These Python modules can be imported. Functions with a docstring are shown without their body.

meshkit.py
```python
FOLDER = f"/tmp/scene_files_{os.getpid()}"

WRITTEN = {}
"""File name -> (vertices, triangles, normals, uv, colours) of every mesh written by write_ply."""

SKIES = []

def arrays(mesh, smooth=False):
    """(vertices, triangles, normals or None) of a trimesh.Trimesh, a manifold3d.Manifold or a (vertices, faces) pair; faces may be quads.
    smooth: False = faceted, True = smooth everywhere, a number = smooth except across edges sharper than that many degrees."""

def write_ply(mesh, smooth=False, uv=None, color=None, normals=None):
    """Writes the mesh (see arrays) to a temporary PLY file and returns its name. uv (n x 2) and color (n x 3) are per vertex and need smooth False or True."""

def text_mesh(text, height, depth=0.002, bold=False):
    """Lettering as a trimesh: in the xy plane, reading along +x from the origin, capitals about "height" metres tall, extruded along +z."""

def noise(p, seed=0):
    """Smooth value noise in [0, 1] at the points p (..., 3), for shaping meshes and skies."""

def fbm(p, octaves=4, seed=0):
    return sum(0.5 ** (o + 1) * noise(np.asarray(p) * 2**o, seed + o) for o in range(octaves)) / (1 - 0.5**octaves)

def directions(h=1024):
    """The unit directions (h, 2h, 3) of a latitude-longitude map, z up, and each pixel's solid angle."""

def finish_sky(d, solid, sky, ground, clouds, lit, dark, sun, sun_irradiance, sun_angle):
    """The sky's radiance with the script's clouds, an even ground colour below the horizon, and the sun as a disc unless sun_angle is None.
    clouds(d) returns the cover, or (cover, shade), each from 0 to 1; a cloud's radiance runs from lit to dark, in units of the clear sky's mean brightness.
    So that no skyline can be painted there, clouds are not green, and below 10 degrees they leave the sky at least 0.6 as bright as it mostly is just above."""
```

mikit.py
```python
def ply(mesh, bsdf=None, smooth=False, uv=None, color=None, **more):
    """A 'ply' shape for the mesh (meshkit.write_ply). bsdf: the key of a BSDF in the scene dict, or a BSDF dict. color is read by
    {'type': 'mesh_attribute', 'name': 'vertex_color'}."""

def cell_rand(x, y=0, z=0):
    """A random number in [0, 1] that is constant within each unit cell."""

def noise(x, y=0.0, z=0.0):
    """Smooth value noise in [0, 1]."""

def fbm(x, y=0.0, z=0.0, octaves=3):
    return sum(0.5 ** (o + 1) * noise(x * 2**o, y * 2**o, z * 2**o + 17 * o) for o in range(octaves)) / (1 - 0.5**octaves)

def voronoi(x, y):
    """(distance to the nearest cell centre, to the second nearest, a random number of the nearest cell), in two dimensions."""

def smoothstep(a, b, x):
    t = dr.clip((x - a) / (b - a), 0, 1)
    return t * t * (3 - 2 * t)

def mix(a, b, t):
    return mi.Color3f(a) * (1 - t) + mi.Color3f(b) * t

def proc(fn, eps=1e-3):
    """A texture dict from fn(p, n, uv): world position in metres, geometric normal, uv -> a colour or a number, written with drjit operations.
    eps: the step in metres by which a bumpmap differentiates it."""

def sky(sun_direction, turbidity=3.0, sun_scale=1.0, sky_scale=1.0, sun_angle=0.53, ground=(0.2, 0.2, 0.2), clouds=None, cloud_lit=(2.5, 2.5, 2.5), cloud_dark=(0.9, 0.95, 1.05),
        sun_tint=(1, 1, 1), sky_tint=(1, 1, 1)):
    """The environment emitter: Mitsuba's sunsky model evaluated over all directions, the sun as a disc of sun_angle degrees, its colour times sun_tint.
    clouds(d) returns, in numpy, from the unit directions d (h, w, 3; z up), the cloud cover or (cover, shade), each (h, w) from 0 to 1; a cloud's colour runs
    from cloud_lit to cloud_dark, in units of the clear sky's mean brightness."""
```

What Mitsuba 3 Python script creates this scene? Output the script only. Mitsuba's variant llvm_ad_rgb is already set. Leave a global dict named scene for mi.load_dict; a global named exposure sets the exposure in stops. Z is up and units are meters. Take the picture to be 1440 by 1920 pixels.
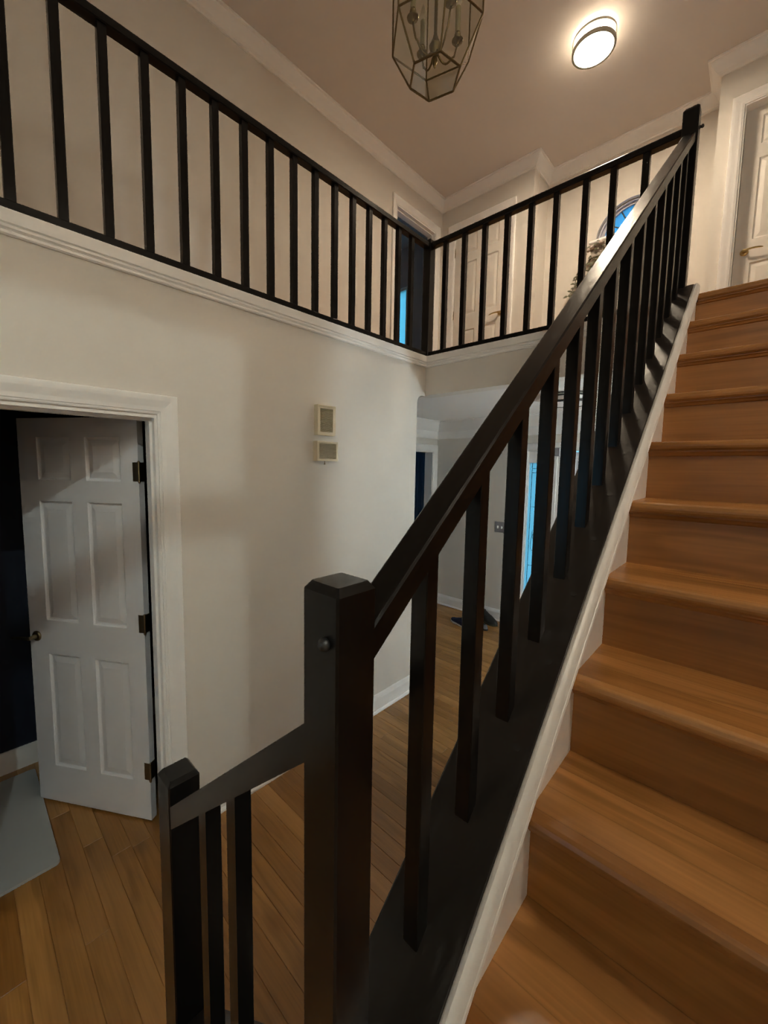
import math
import numpy as np
import trimesh
import mitsuba as mi
import drjit as dr
from shapely.geometry import Polygon, box as sbox
import mikit

T = mi.ScalarTransform4f
scene, labels = {}, {}
PI = math.pi

# ------------------------------------------------------------------ camera
F_PX, YAW, PITCH, ROLL = 751.2, 43.85, -5.3054, 0.8432
CAM = np.array([0.3554, -0.322, 1.8289])
_y, _p, _r = np.radians([YAW, PITCH, ROLL])
_fw = np.array([-np.sin(_y) * np.cos(_p), np.cos(_y) * np.cos(_p), np.sin(_p)])
_rt = np.array([np.cos(_y), np.sin(_y), 0.0])
_up = np.cross(_rt, _fw)
_u2 = -_rt * np.sin(_r) + _up * np.cos(_r)
scene['camera'] = {
    'type': 'perspective', 'fov_axis': 'x', 'fov': math.degrees(2 * math.atan(720 / F_PX)),
    'principal_point_offset_x': 29.3 / 1440, 'principal_point_offset_y': 15.65 / 1920,
    'near_clip': 0.02, 'far_clip': 100.0,
    'to_world': T().look_at(origin=CAM.tolist(), target=(CAM + _fw).tolist(), up=_u2.tolist())}

# ------------------------------------------------------------------ light levels
exposure = 3.3
DUSK = (0.022, 0.112, 0.172)          # dusk sky seen through every window
LAMP_WARM = (29.0, 23.6, 17.2)       # diffuser of the lit ceiling light
UNSEEN_LAMP_COOL = (500.0, 560.0, 520.0)   # bulb of an unseen lamp behind the camera, lighting the west wall
UNSEEN_STAIR_GLOBE = (7.4, 6.4, 5.1)          # unseen globe on the stair wall, placed to brighten stairs and west wall
UNSEEN_FOYER_GLOBE = (23.0, 27.0, 28.0)        # unseen globe under the stairs, placed to light the foyer
scene['dusk_sky'] = {'type': 'constant', 'radiance': {'type': 'rgb', 'value': list(DUSK)}}

# ------------------------------------------------------------------ materials
def rgb(*c):
    return {'type': 'rgb', 'value': list(c)}

def prin(key, color, rough=0.5, spec=0.5, metallic=0.0, bump=None, bscale=1.0, **more):
    d = {'type': 'principled', 'base_color': color if isinstance(color, dict) else rgb(*color),
         'roughness': rough, 'metallic': metallic, **more}
    if metallic == 0.0:
        d['specular'] = spec
    if bump is not None:
        d = {'type': 'bumpmap', 'arbitrary': mikit.proc(bump, 0.0015), 'scale': bscale, 'bsdf': d}
    scene[key] = {'type': 'twosided', 'bsdf': d}

def wall_fn(p, n, uv):
    v = mikit.fbm(p.x * 1.3, p.y * 1.3, p.z * 1.3, 2)
    return mikit.mix((0.595, 0.560, 0.510), (0.625, 0.590, 0.538), v)
prin('wall_paint', mikit.proc(wall_fn), 0.55, 0.25)
prin('ceiling_paint', (0.60, 0.555, 0.52), 0.85, 0.1)
prin('lower_ceiling_paint', (0.66, 0.64, 0.62), 0.85, 0.1)
prin('trim_paint', (0.76, 0.745, 0.72), 0.32, 0.4)
prin('door_paint', (0.72, 0.68, 0.62), 0.35, 0.4)
prin('white_door_paint', (0.62, 0.63, 0.66), 0.38, 0.4)

def black_bump(p, n, uv):
    return mikit.fbm(p.x * 55, p.y * 14, p.z * 14, 3) * 0.0007
prin('black_paint', (0.0040, 0.0036, 0.0034), 0.24, 0.21, bump=black_bump)
def stringer_bump(p, n, uv):
    k = mikit.smoothstep(0.62, 0.9, mikit.noise(p.x * 22, p.y * 9, p.z * 9))
    return mikit.fbm(p.x * 40, p.y * 12, p.z * 12, 3) * 0.0011 + k * 0.0018
prin('black_stringer_paint', (0.010, 0.0088, 0.008), 0.30, 0.4, bump=stringer_bump)
prin('black_metal', (0.012, 0.012, 0.012), 0.35, 0.5)
prin('navy_paint', (0.010, 0.014, 0.026), 0.6, 0.2)
prin('blue_fabric', (0.12, 0.20, 0.34), 0.9, 0.05)
prin('blue_room_paint', (0.40, 0.42, 0.45), 0.7, 0.2)
prin('brass', (0.52, 0.38, 0.17), 0.25, metallic=1.0)
prin('aged_brass', (0.20, 0.15, 0.075), 0.35, metallic=1.0)
prin('bronze', (0.22, 0.175, 0.10), 0.35, metallic=1.0)
prin('brushed_nickel', (0.30, 0.29, 0.25), 0.4, metallic=1.0)
prin('steel_plate', (0.30, 0.29, 0.31), 0.45, metallic=0.6)
prin('cream_plastic', (0.62, 0.55, 0.40), 0.45, 0.4)
prin('cream_grille', (0.40, 0.345, 0.225), 0.55, 0.3)
prin('white_plastic', (0.78, 0.77, 0.74), 0.4, 0.4)
prin('candle_sleeve', (0.27, 0.235, 0.15), 0.5, 0.3)
def rug_bump(p, n, uv):
    return mikit.fbm(p.x * 120, p.y * 120, 0, 3) * 0.004
prin('rug_pile', (0.29, 0.305, 0.305), 0.95, 0.05, bump=rug_bump)
prin('shoe_navy', (0.018, 0.022, 0.05), 0.7, 0.2)
prin('shoe_black', (0.012, 0.012, 0.010), 0.6, 0.3)
prin('shoe_olive', (0.030, 0.030, 0.018), 0.7, 0.2)
prin('shoe_grey', (0.10, 0.11, 0.12), 0.7, 0.2)
prin('sole_white', (0.60, 0.58, 0.55), 0.7, 0.2)
prin('leaf_green', (0.085, 0.085, 0.05), 0.6, 0.3)
prin('flower_pink', (0.42, 0.36, 0.32), 0.7, 0.2)
def stone_fn(p, n, uv):
    v = mikit.fbm(p.x * 60, p.y * 60, p.z * 60, 3)
    return mikit.mix((0.17, 0.15, 0.13), (0.46, 0.42, 0.36), v)
prin('carved_stone', mikit.proc(stone_fn), 0.85, 0.1)
prin('lead_came', (0.03, 0.04, 0.05), 0.5, metallic=0.5)
prin('backlit_frame_paint', (0.40, 0.39, 0.43), 0.45, 0.3)  # white frame, its backlit shade put into the grey-lavender colour
prin('outside_ground', (0.06, 0.07, 0.05), 0.95, 0.05)

def oak(key, dark, mid, light, strip, rough, spec=0.5, figure=0.4):
    # uv: metres along the grain, metres across it + 10 x the number of the piece
    def fn(p, n, uv):
        idn = dr.floor(uv.y / 10.0)
        v = uv.y - idn * 10.0
        k = dr.floor(v / strip)
        tone = mikit.cell_rand(k + idn * 31.0, idn, 3.0)
        off = tone * 53.0
        warp = mikit.fbm(uv.x * 1.6 + off, v * 9.0 + off, idn, 3)
        rings = mikit.noise(v * 24.0 + warp * 9.0 + off, uv.x * 0.95 + off, idn)
        fine = mikit.fbm(uv.x * 6.0 + off, v * 210.0, idn, 2)
        knot = mikit.smoothstep(0.60, 0.86, mikit.fbm(uv.x * 3.0 + off * 1.7, v * 26.0 + off, idn, 2))
        c = mikit.mix(mid, light, mikit.smoothstep(0.2, 0.95, tone) * 0.85 + 0.15 * fine)
        c = mikit.mix(c, dark, mikit.smoothstep(0.38, 0.9, rings) * figure)
        c = mikit.mix(c, dark, knot * figure)
        edge = dr.abs(v / strip - k - 0.5)
        c = c * (1.0 - 0.22 * mikit.smoothstep(0.475, 0.497, edge))
        return c * (0.90 + 0.16 * fine)
    def gloss(p, n, uv):
        return rough + 0.10 * mikit.fbm(p.x * 9.0, p.y * 9.0, p.z * 9.0, 2)
    scene[key] = {'type': 'twosided', 'bsdf': {'type': 'principled', 'base_color': mikit.proc(fn), 'roughness': mikit.proc(gloss), 'specular': spec}}
oak('oak_stair', (0.150, 0.056, 0.013), (0.305, 0.130, 0.036), (0.44, 0.215, 0.072), 0.075, 0.22, figure=0.45)
oak('oak_riser', (0.150, 0.056, 0.013), (0.275, 0.114, 0.030), (0.330, 0.145, 0.043), 0.30, 0.30, figure=0.42)
oak('oak_floor', (0.15, 0.060, 0.012), (0.235, 0.104, 0.025), (0.36, 0.178, 0.052), 9.0, 0.27)

scene['lantern_glass'] = {'type': 'thindielectric', 'int_ior': 1.5, 'specular_transmittance': rgb(0.80, 0.79, 0.72)}
scene['clear_pane'] = {'type': 'thindielectric', 'int_ior': 1.5}
scene['frosted_pane'] = {'type': 'principledthin', 'base_color': rgb(0.93, 0.95, 0.97), 'roughness': 0.4, 'spec_trans': 0.0, 'diff_trans': 1.9, 'eta': 1.3}
scene['frosted_blue_pane'] = {'type': 'principledthin', 'base_color': rgb(0.55, 0.80, 0.97), 'roughness': 0.4, 'spec_trans': 0.0, 'diff_trans': 1.9, 'eta': 1.3}

# ------------------------------------------------------------------ helpers
def put(key, mesh, bsdf, label=None, category=None, group=None, kind=None, smooth=False, uv=None, **more):
    base, n = key, 0
    while key in scene:
        n += 1
        key = '%s_%03d' % (base, n)
    scene[key] = mikit.ply(mesh, bsdf, smooth=smooth, uv=uv, **more)
    tag(key, label, category, group, kind)
    return key

def tag(key, label=None, category=None, group=None, kind=None):
    d = {k: v for k, v in dict(label=label, category=category, group=group, kind=kind).items() if v}
    if d:
        labels.setdefault(key, {}).update(d)
    return key

def cat(*ms):
    return trimesh.util.concatenate([m for m in ms if m is not None])

def bx(x0, x1, y0, y1, z0, z1, b=0.0):
    """A box; b chamfers all edges."""
    x0, x1, y0, y1, z0, z1 = min(x0, x1), max(x0, x1), min(y0, y1), max(y0, y1), min(z0, z1), max(z0, z1)
    if b <= 0:
        m = trimesh.creation.box((x1 - x0, y1 - y0, z1 - z0))
        m.apply_translation(((x0 + x1) / 2, (y0 + y1) / 2, (z0 + z1) / 2))
        return m
    b = min(b, (x1 - x0) * .45, (y1 - y0) * .45, (z1 - z0) * .45)
    pts = []
    for x, sx in ((x0, 1), (x1, -1)):
        for y, sy in ((y0, 1), (y1, -1)):
            for z, sz in ((z0, 1), (z1, -1)):
                pts += [(x + sx * b, y + sy * b, z), (x + sx * b, y, z + sz * b), (x, y + sy * b, z + sz * b)]
    return trimesh.Trimesh(pts).convex_hull

def prism(poly, h, frame):
    """Extrudes a shapely polygon (or point list) by h; frame = (origin, axis a, axis b, axis of extrusion)."""
    if not isinstance(poly, Polygon):
        poly = Polygon(poly)
    m = trimesh.creation.extrude_polygon(poly, abs(h), engine='earcut')
    o, a, b, c = [np.asarray(v, float) for v in frame]
    if h < 0:
        c = -c
    M = np.eye(4)
    M[:3, 0], M[:3, 1], M[:3, 2], M[:3, 3] = a, b, c, o
    m.apply_transform(M)
    if np.linalg.det(M[:3, :3]) < 0:
        m.invert()
    return m

def loft(rings, closed=True, caps=True):
    """Rings of equal point count (each n x 3) joined in order."""
    rings = [np.asarray(r, float) for r in rings]
    n = len(rings[0])
    v = np.vstack(rings)
    f = []
    for i in range(len(rings) - 1):
        for j in range(n if closed else n - 1):
            a, b = i * n + j, i * n + (j + 1) % n
            f += [(a, b, b + n), (a, b + n, a + n)]
    if caps and closed:
        for s, e in ((0, True), ((len(rings) - 1) * n, False)):
            for j in range(1, n - 1):
                f.append((s, s + j + 1, s + j) if e else (s, s + j, s + j + 1))
    m = trimesh.Trimesh(v, f, process=False)
    m.fix_normals()
    return m

def sweep(path, profile, up=(0, 0, 1), closed=False):
    """Mitred sweep along a 3-D polyline. profile points (d, h): d to the left of the path, h along up."""
    P = [np.asarray(p, float) for p in path]
    up = np.asarray(up, float)
    rings = []
    N = len(P)
    for i in range(N):
        if closed:
            a, b = P[i] - P[i - 1], P[(i + 1) % N] - P[i]
        else:
            a = P[i] - P[i - 1] if i else P[1] - P[0]
            b = P[i + 1] - P[i] if i < N - 1 else a
        a, b = a / np.linalg.norm(a), b / np.linalg.norm(b)
        la, lb = np.cross(up, a), np.cross(up, b)
        la, lb = la / np.linalg.norm(la), lb / np.linalg.norm(lb)
        m = la + lb
        m = m / max(1e-9, m @ la)
        rings.append([P[i] + m * d + up * h for d, h in profile])
    if closed:
        rings.append(rings[0])
    return loft(rings, caps=not closed)

def tube(path, r, n=8, closed=False):
    P = [np.asarray(p, float) for p in path]
    rings, N, prev = [], len(P), None
    for i in range(N):
        a = (P[(i + 1) % N] - P[i - 1]) if closed or 0 < i < N - 1 else (P[1] - P[0] if i == 0 else P[-1] - P[-2])
        a = a / np.linalg.norm(a)
        if prev is None:
            t = np.array([0, 0, 1.0]) if abs(a[2]) < .9 else np.array([1.0, 0, 0])
        else:
            t = prev
        u = t - a * (t @ a)
        u /= np.linalg.norm(u)
        prev = u
        w = np.cross(a, u)
        rr = r[i] if hasattr(r, '__len__') else r
        rings.append([P[i] + rr * (u * math.cos(q) + w * math.sin(q)) for q in np.arange(n) * 2 * PI / n])
    if closed:
        rings.append(rings[0])
    return loft(rings, caps=not closed)

def lathe(profile, n=24, at=(0, 0, 0), axis=(0, 0, 1)):
    rings = [[(r * math.cos(q), r * math.sin(q), z) for q in np.arange(n) * 2 * PI / n] for r, z in profile]
    m = loft(rings)
    ax = np.asarray(axis, float)
    m.apply_transform(trimesh.geometry.align_vectors([0, 0, 1], ax / np.linalg.norm(ax)))
    m.apply_translation(at)
    return m

def sphere(c, r, s=(1, 1, 1), sub=2):
    m = trimesh.creation.icosphere(sub, 1.0)
    m.vertices = m.vertices * np.asarray(s) * r + np.asarray(c)
    return m

def wood_uv(mesh, along, across, ident, thick=None):
    """Faceted copy of a mesh with its wood coordinates: (copy, uv). Thickness is added across, so that edges carry grain too."""
    m = mesh.copy()
    m.unmerge_vertices()
    v = m.vertices
    a, c = np.asarray(along, float), np.asarray(across, float)
    w = np.cross(a, c)
    u, q = v @ a, v @ c + v @ w
    q = q - q.min() + 0.02
    return m, np.c_[u + ident * 3.7, np.minimum(q, 8.9) + 10.0 * ident]

# ------------------------------------------------------------------ main measures
RISE, RUN = 0.1928, 0.2310
SL = RISE / RUN
Y0, Z0 = 0.4168, 1.1554          # nosing of the sixth step
ZF = 2.695                       # upper floor
CEIL = 5.135
XW, XE = -1.5615, 1.10           # walls beside the stairwell
YN = 2.3018                      # south face of the bridge
XUW, YU = -2.735, 4.175          # upper hall: west wall, north wall
YA, XA0, XA1 = 4.56, -1.575, -0.08   # window alcove
CL = 2.425                       # lower ceiling
XS = 0.0835                      # face of the white skirt beside the treads

# ================================================================== THE SETTING
def wall(name, mesh, bsdf='wall_paint', label=None):
    return put(name, mesh, bsdf, label, kind='structure')

X, Y, Z = (1, 0, 0), (0, 1, 0), (0, 0, 1)
def wall_x(x, th, poly):       # wall in a plane of constant x, face at x, body behind (th signed); poly in (y, z)
    return prism(poly, th, ((x, 0, 0), Y, Z, X))
def wall_y(y, th, poly):       # poly in (x, z)
    return prism(poly, th, ((0, y, 0), X, Z, Y))
def holes(outer, *hs):
    p = Polygon(outer)
    for h in hs:
        p = p.difference(h if isinstance(h, Polygon) else sbox(*h))
    return p

D1Y0, D1Y1, DH = -0.412, 0.312, 2.045           # powder room door opening
notch = Polygon([(2.20, -0.1), (2.20, 2.335), (2.212, 2.362), (2.245, 2.385), (YN + .2, 2.385), (YN + .2, -0.1)])
lower_west = holes(sbox(-3.2, 0.0, YN, 2.69).exterior.coords, notch, (D1Y0, -.1, D1Y1, DH))
wall('wall_west_lower', wall_x(XW, -0.12, lower_west))
wall('wall_foyer_west', wall_x(-2.70, -0.12, holes(sbox(1.1, 0, 4.3, CL).exterior.coords, (3.26, -.1, 4.068, 2.035))))
wall('wall_north_lower', wall_y(4.16, 0.14, holes(sbox(-2.82, 0, 1.3, CL).exterior.coords, (-1.50, -.1, -0.03, 2.04))))
wall('wall_west_upper', wall_x(XUW, -0.12, holes(sbox(-3.2, ZF, 4.4, CEIL).exterior.coords, (3.285, ZF - .1, 4.035, ZF + 2.04))))
wall('wall_north_upper', wall_y(YU, 0.13, holes(sbox(-2.86, ZF, XA0, CEIL).exterior.coords, (-2.545, ZF - .1, -1.845, ZF + 2.035))))
wall('wall_alcove_west', bx(XA0 - .12, XA0, YU + .13, YA + .12, ZF, CEIL))
WC, WZ, WR = -0.725, 4.232, 0.322
arch = Polygon([(WC + WR * math.cos(q), WZ + WR * math.sin(q)) for q in np.linspace(0, PI, 40)])
wall('wall_alcove_north', wall_y(YA, 0.16, holes(sbox(XA0 - .1, ZF, XA1 + .2, CEIL).exterior.coords, arch)))
wall('wall_alcove_east', bx(XA1, XA1 + .12, 4.20 + .13, YA + .12, ZF, CEIL))
wall('wall_north_landing', wall_y(4.20, 0.13, holes(sbox(XA1, ZF, 2.2, CEIL).exterior.coords, (0.065, ZF - .1, 0.83, ZF + 2.04))))
wall('unseen_wall_east', cat(bx(XE, XE + .12, -3.2, -0.477, 3.955, CEIL), bx(XE, XE + .12, -0.477, YN, 0, CEIL), bx(XE, XE + .12, YN, 4.25, 0, ZF), bx(2.1, 2.2, YN, 4.3, ZF, CEIL)))  # out of view; opening edge and lintel shape the cool light on the west wall
wall('wall_east_hall', cat(bx(4.2, 4.32, -3.2, .6, 0, CEIL), bx(XE + .12, 4.3, -0.45, -0.33, 0, CEIL)))
wall('wall_south', wall_y(-3.2, -0.12, holes(sbox(-2.9, 0, 4.3, CEIL).exterior.coords, (-1.25, .9, -.35, 2.1))))
wall('wall_under_stairs', prism([(0.03, 0), (0.03, 0.0 + 0.80 + SL * .03 - .22), (YN, 0.80 + SL * YN - .22), (YN, 0)], 0.10, ((-0.06, 0, 0), Y, Z, X)))
wall('wall_bridge_fascia', bx(XW - .05, XE, YN, YN + .12, 2.390, 2.605))
wall('ceiling', bx(-2.9, 4.35, -3.3, 4.75, CEIL, CEIL + .1), 'ceiling_paint')
wall('ceiling_lower', cat(bx(-5.6, XE, YN + .12, 4.16, CL, CL + .03), bx(-2.86, XW - .1, -3.2, YN + .12, CL, CL + .03), bx(-5.6, -2.8, 4.16, 4.9, CL, CL + .03)), 'lower_ceiling_paint')
# upper floor slab
def floor_up():
    m = cat(bx(-2.74, XW - .10, -3.2, 4.2, 2.46, ZF), bx(XW - .10, XA1 + .1, YN + .03, 4.58, 2.46, ZF - .001), bx(XA1, 2.15, YN + .03, 4.3, 2.46, ZF - .002))
    m.unmerge_vertices()
    return m, np.c_[m.vertices[:, 0] * 1.0, (m.vertices[:, 1] + 4) % .5 + 8410]
m, u = floor_up()
put('floor_upper', m, 'oak_floor', kind='structure', uv=u)
wall('wall_added_backing', cat(bx(-2.74, XA0, 4.86, 4.95, 2.6, CEIL), bx(-.08, 2.2, 4.75, 4.85, 2.6, CEIL), bx(2.1, 2.2, 4.3, 4.8, 2.6, CEIL), bx(-.08, .02, 4.33, 4.8, 2.6, CEIL)))  # unseen backing walls added to keep sky light out behind the upper doors
# powder room shell
wall('wall_powder_room', cat(bx(-2.70, -2.69, -3.2, 1.0, 0, CL), bx(-2.70, XW - .12, 1.0, 1.1, 0, CL), bx(-2.70, XW - .12, -1.3, -1.2, 0, CL), bx(XW - .125, XW - .12, -1.2, D1Y0 - .05, 0, CL), bx(XW - .125, XW - .12, D1Y1 + .05, 1.0, 0, CL), bx(-2.7, XW - .12, -1.3, 1.1, CL - .01, CL - .002)), 'navy_paint')
wall('baseboard_powder_room', bx(-2.69, -2.676, -1.2, 1.0, 0, 0.13), 'trim_paint')
# rooms beyond the doorways
wall('wall_west_room_lower', cat(bx(-5.6, -5.5, .9, 4.8, 0, CL), bx(-5.6, -2.82, .9, 1.0, 0, CL), wall_y(4.72, .12, holes(sbox(-5.6, 0, -2.6, CL).exterior.coords, (-5.1, .9, -4.1, 2.1))), bx(-2.82, -2.72, 4.2, 4.75, 0, CL)), 'blue_room_paint')
wall('wall_bedroom', cat(bx(-5.6, -5.5, .9, 4.8, ZF, CEIL), bx(-5.6, -2.85, .9, 1.0, ZF, CEIL), wall_y(4.62, .12, holes(sbox(-5.6, ZF, -2.74, CEIL).exterior.coords, (-4.45, 3.64, -3.645, 4.55))), bx(-5.6, -2.86, .9, 4.75, CEIL - .02, CEIL), bx(-5.6, -2.86, .9, 4.75, ZF - .1, ZF)), 'blue_room_paint')
wall('ground_outside', bx(-30, 30, 4.95, 30, -0.6, -0.5), 'outside_ground')

# ---- floor of oak planks
def floor_slab():
    m = bx(-5.6, 4.3, -3.3, 4.75, -0.12, -0.004)
    m.unmerge_vertices()
    return m, np.c_[m.vertices[:, 0], (m.vertices[:, 1] + 4) % .5 + 8400]
m, u = floor_slab()
put('floor', m, 'oak_floor', kind='structure', uv=u)
rng = np.random.default_rng(7)
PW = 0.083
ident = 100
for row in range(65):
    y0 = -1.15 + row * PW
    if y0 + PW > 4.155:
        break
    x = -2.68 - rng.uniform(0, .9)
    end = 0.0 if y0 > -.2 else -.05
    while x < end:
        L = rng.uniform(.75, 1.7)
        a, b = max(x, -2.685), min(x + L, end)
        if b - a > .06:
            pm = bx(a + .0006, b - .0006, y0 + .0007, y0 + PW - .0007, -.012, 0.0 - rng.uniform(0, .0003), .0012)
            pm, u = wood_uv(pm, X, Y, ident)
            put('floor__plank', pm, 'oak_floor', uv=u)
            ident += 1
        x += L

# ---- mouldings
crown_prof = [(0, -.118), (.012, -.118), (.016, -.104), (.030, -.092), (.052, -.060), (.070, -.028), (.074, -.018), (.088, -.014), (.088, 0), (0, 0)]
hall = [(XUW, -3.2, CEIL), (XUW, YU, CEIL), (XA0, YU, CEIL), (XA0, YA, CEIL), (XA1, YA, CEIL), (XA1, 4.20, CEIL), (2.1, 4.20, CEIL)]
def mould(name, path, prof, mat='trim_paint'):
    return put(name, sweep(path, [(-d, h) for d, h in prof]), mat, kind='structure')
mould('trim_1', hall, crown_prof)
crown2 = [(0, -.225), (.012, -.225), (.014, -.13), (.022, -.118), (.034, -.10), (.060, -.055), (.078, -.02), (.09, -.012), (.09, 0), (0, 0)]
mould('trim_2', [(-2.70, YN + .12, CL), (-2.70, 4.16, CL), (XE, 4.16, CL)], crown2)
base_prof = [(0, 0), (.028, 0), (.026, .010), (.019, .018), (.014, .019), (.014, .098), (.010, .108), (.007, .122), (.004, .132), (0, .135)]
mould('baseboard_west', [(XW, .41, 0), (XW, 2.205, 0), (XW - .12, 2.205, 0)], base_prof)
mould('baseboard_north', [(-2.70, 4.16, 0), (-1.60, 4.16, 0)], base_prof)
mould('baseboard_foyer_west', [(-2.70, 1.1, 0), (-2.70, 3.17, 0)], base_prof)
mould('baseboard_hall_west', [(XUW, -3.0, ZF), (XUW, 3.19, ZF)], base_prof)
mould('baseboard_landing', [(XA1, YA, ZF), (XA1, 4.20, ZF), (-.01, 4.20, ZF)], base_prof)
mould('baseboard_alcove', [(XA0, YU, ZF), (XA0, YA, ZF), (XA1, YA, ZF)], base_prof)
# fascia trim under the gallery railing (flat board with a double bead at its foot)
fas = [(0, 2.602), (.010, 2.602), (.014, 2.606), (.014, 2.613), (.010, 2.617), (.013, 2.621), (.017, 2.625), (.017, 2.632), (.013, 2.636), (.020, 2.640), (.020, 2.685), (0, 2.685)]
put('trim_3', sweep([(XW, -3.2, 0), (XW, YN, 0), (-.02, YN, 0)], [(-d, h) for d, h in fas]), 'trim_paint', kind='structure')
put('trim_4', cat(bx(XW - .10, XW + .0, -3.2, YN + .10, 2.655, 2.6849), bx(XW, -0.08, YN, YN + .10, 2.655, 2.6848)), 'trim_paint', kind='structure')

casing_prof = [(0, 0), (0, .009), (.006, .011), (.010, .011), (.013, .0135), (.030, .0145), (.045, .0175), (.058, .0205), (.070, .0215), (.079, .0215), (.083, .019), (.083, 0)]
def casing(name, origin, a, n, x0, x1, z0, z1, w=.083, prof=casing_prof):
    """U of casing around an opening; a: horizontal axis in the wall, n: out of the wall."""
    o, a, n = [np.asarray(v, float) for v in (origin, a, n)]
    k = w / .083
    rings = []
    for (ax, sx), (az, sz) in (((x0, -1), (z0, 0)), ((x0, -1), (z1, 1)), ((x1, 1), (z1, 1)), ((x1, 1), (z0, 0))):
        rings.append([o + a * (ax + sx * d * k) + np.array([0, 0, az + sz * d * k]) + n * h for d, h in prof])
    return put(name, loft(rings), 'trim_paint', kind='structure')
def jamb(name, origin, a, n, x0, x1, z0, z1, depth, th=.018, stop=None):
    """Lining of an opening, set just inside it."""
    o, a, n = [np.asarray(v, float) for v in (origin, a, n)]
    def slab(u0, u1, w0, w1, d0, d1):
        m = bx(u0, u1, d0, d1, w0, w1)
        M = np.eye(4)
        M[:3, 0], M[:3, 1], M[:3, 2], M[:3, 3] = a, -n, (0, 0, 1), o
        m.apply_transform(M)
        if np.linalg.det(M[:3, :3]) < 0:
            m.invert()
        return m
    ms = [slab(x0, x0 + th, z0, z1, -.001, depth), slab(x1 - th, x1, z0, z1, -.001, depth), slab(x0, x1, z1 - th, z1, -.001, depth)]
    if stop:
        s0, s1 = stop
        ms += [slab(x0 + th, x0 + th + .011, z0, z1 - th, s0, s1), slab(x1 - th - .011, x1 - th, z0, z1 - th, s0, s1), slab(x0 + th, x1 - th, z1 - th - .011, z1 - th, s0, s1)]
    return put(name, cat(*ms), 'trim_paint', kind='structure')

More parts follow.
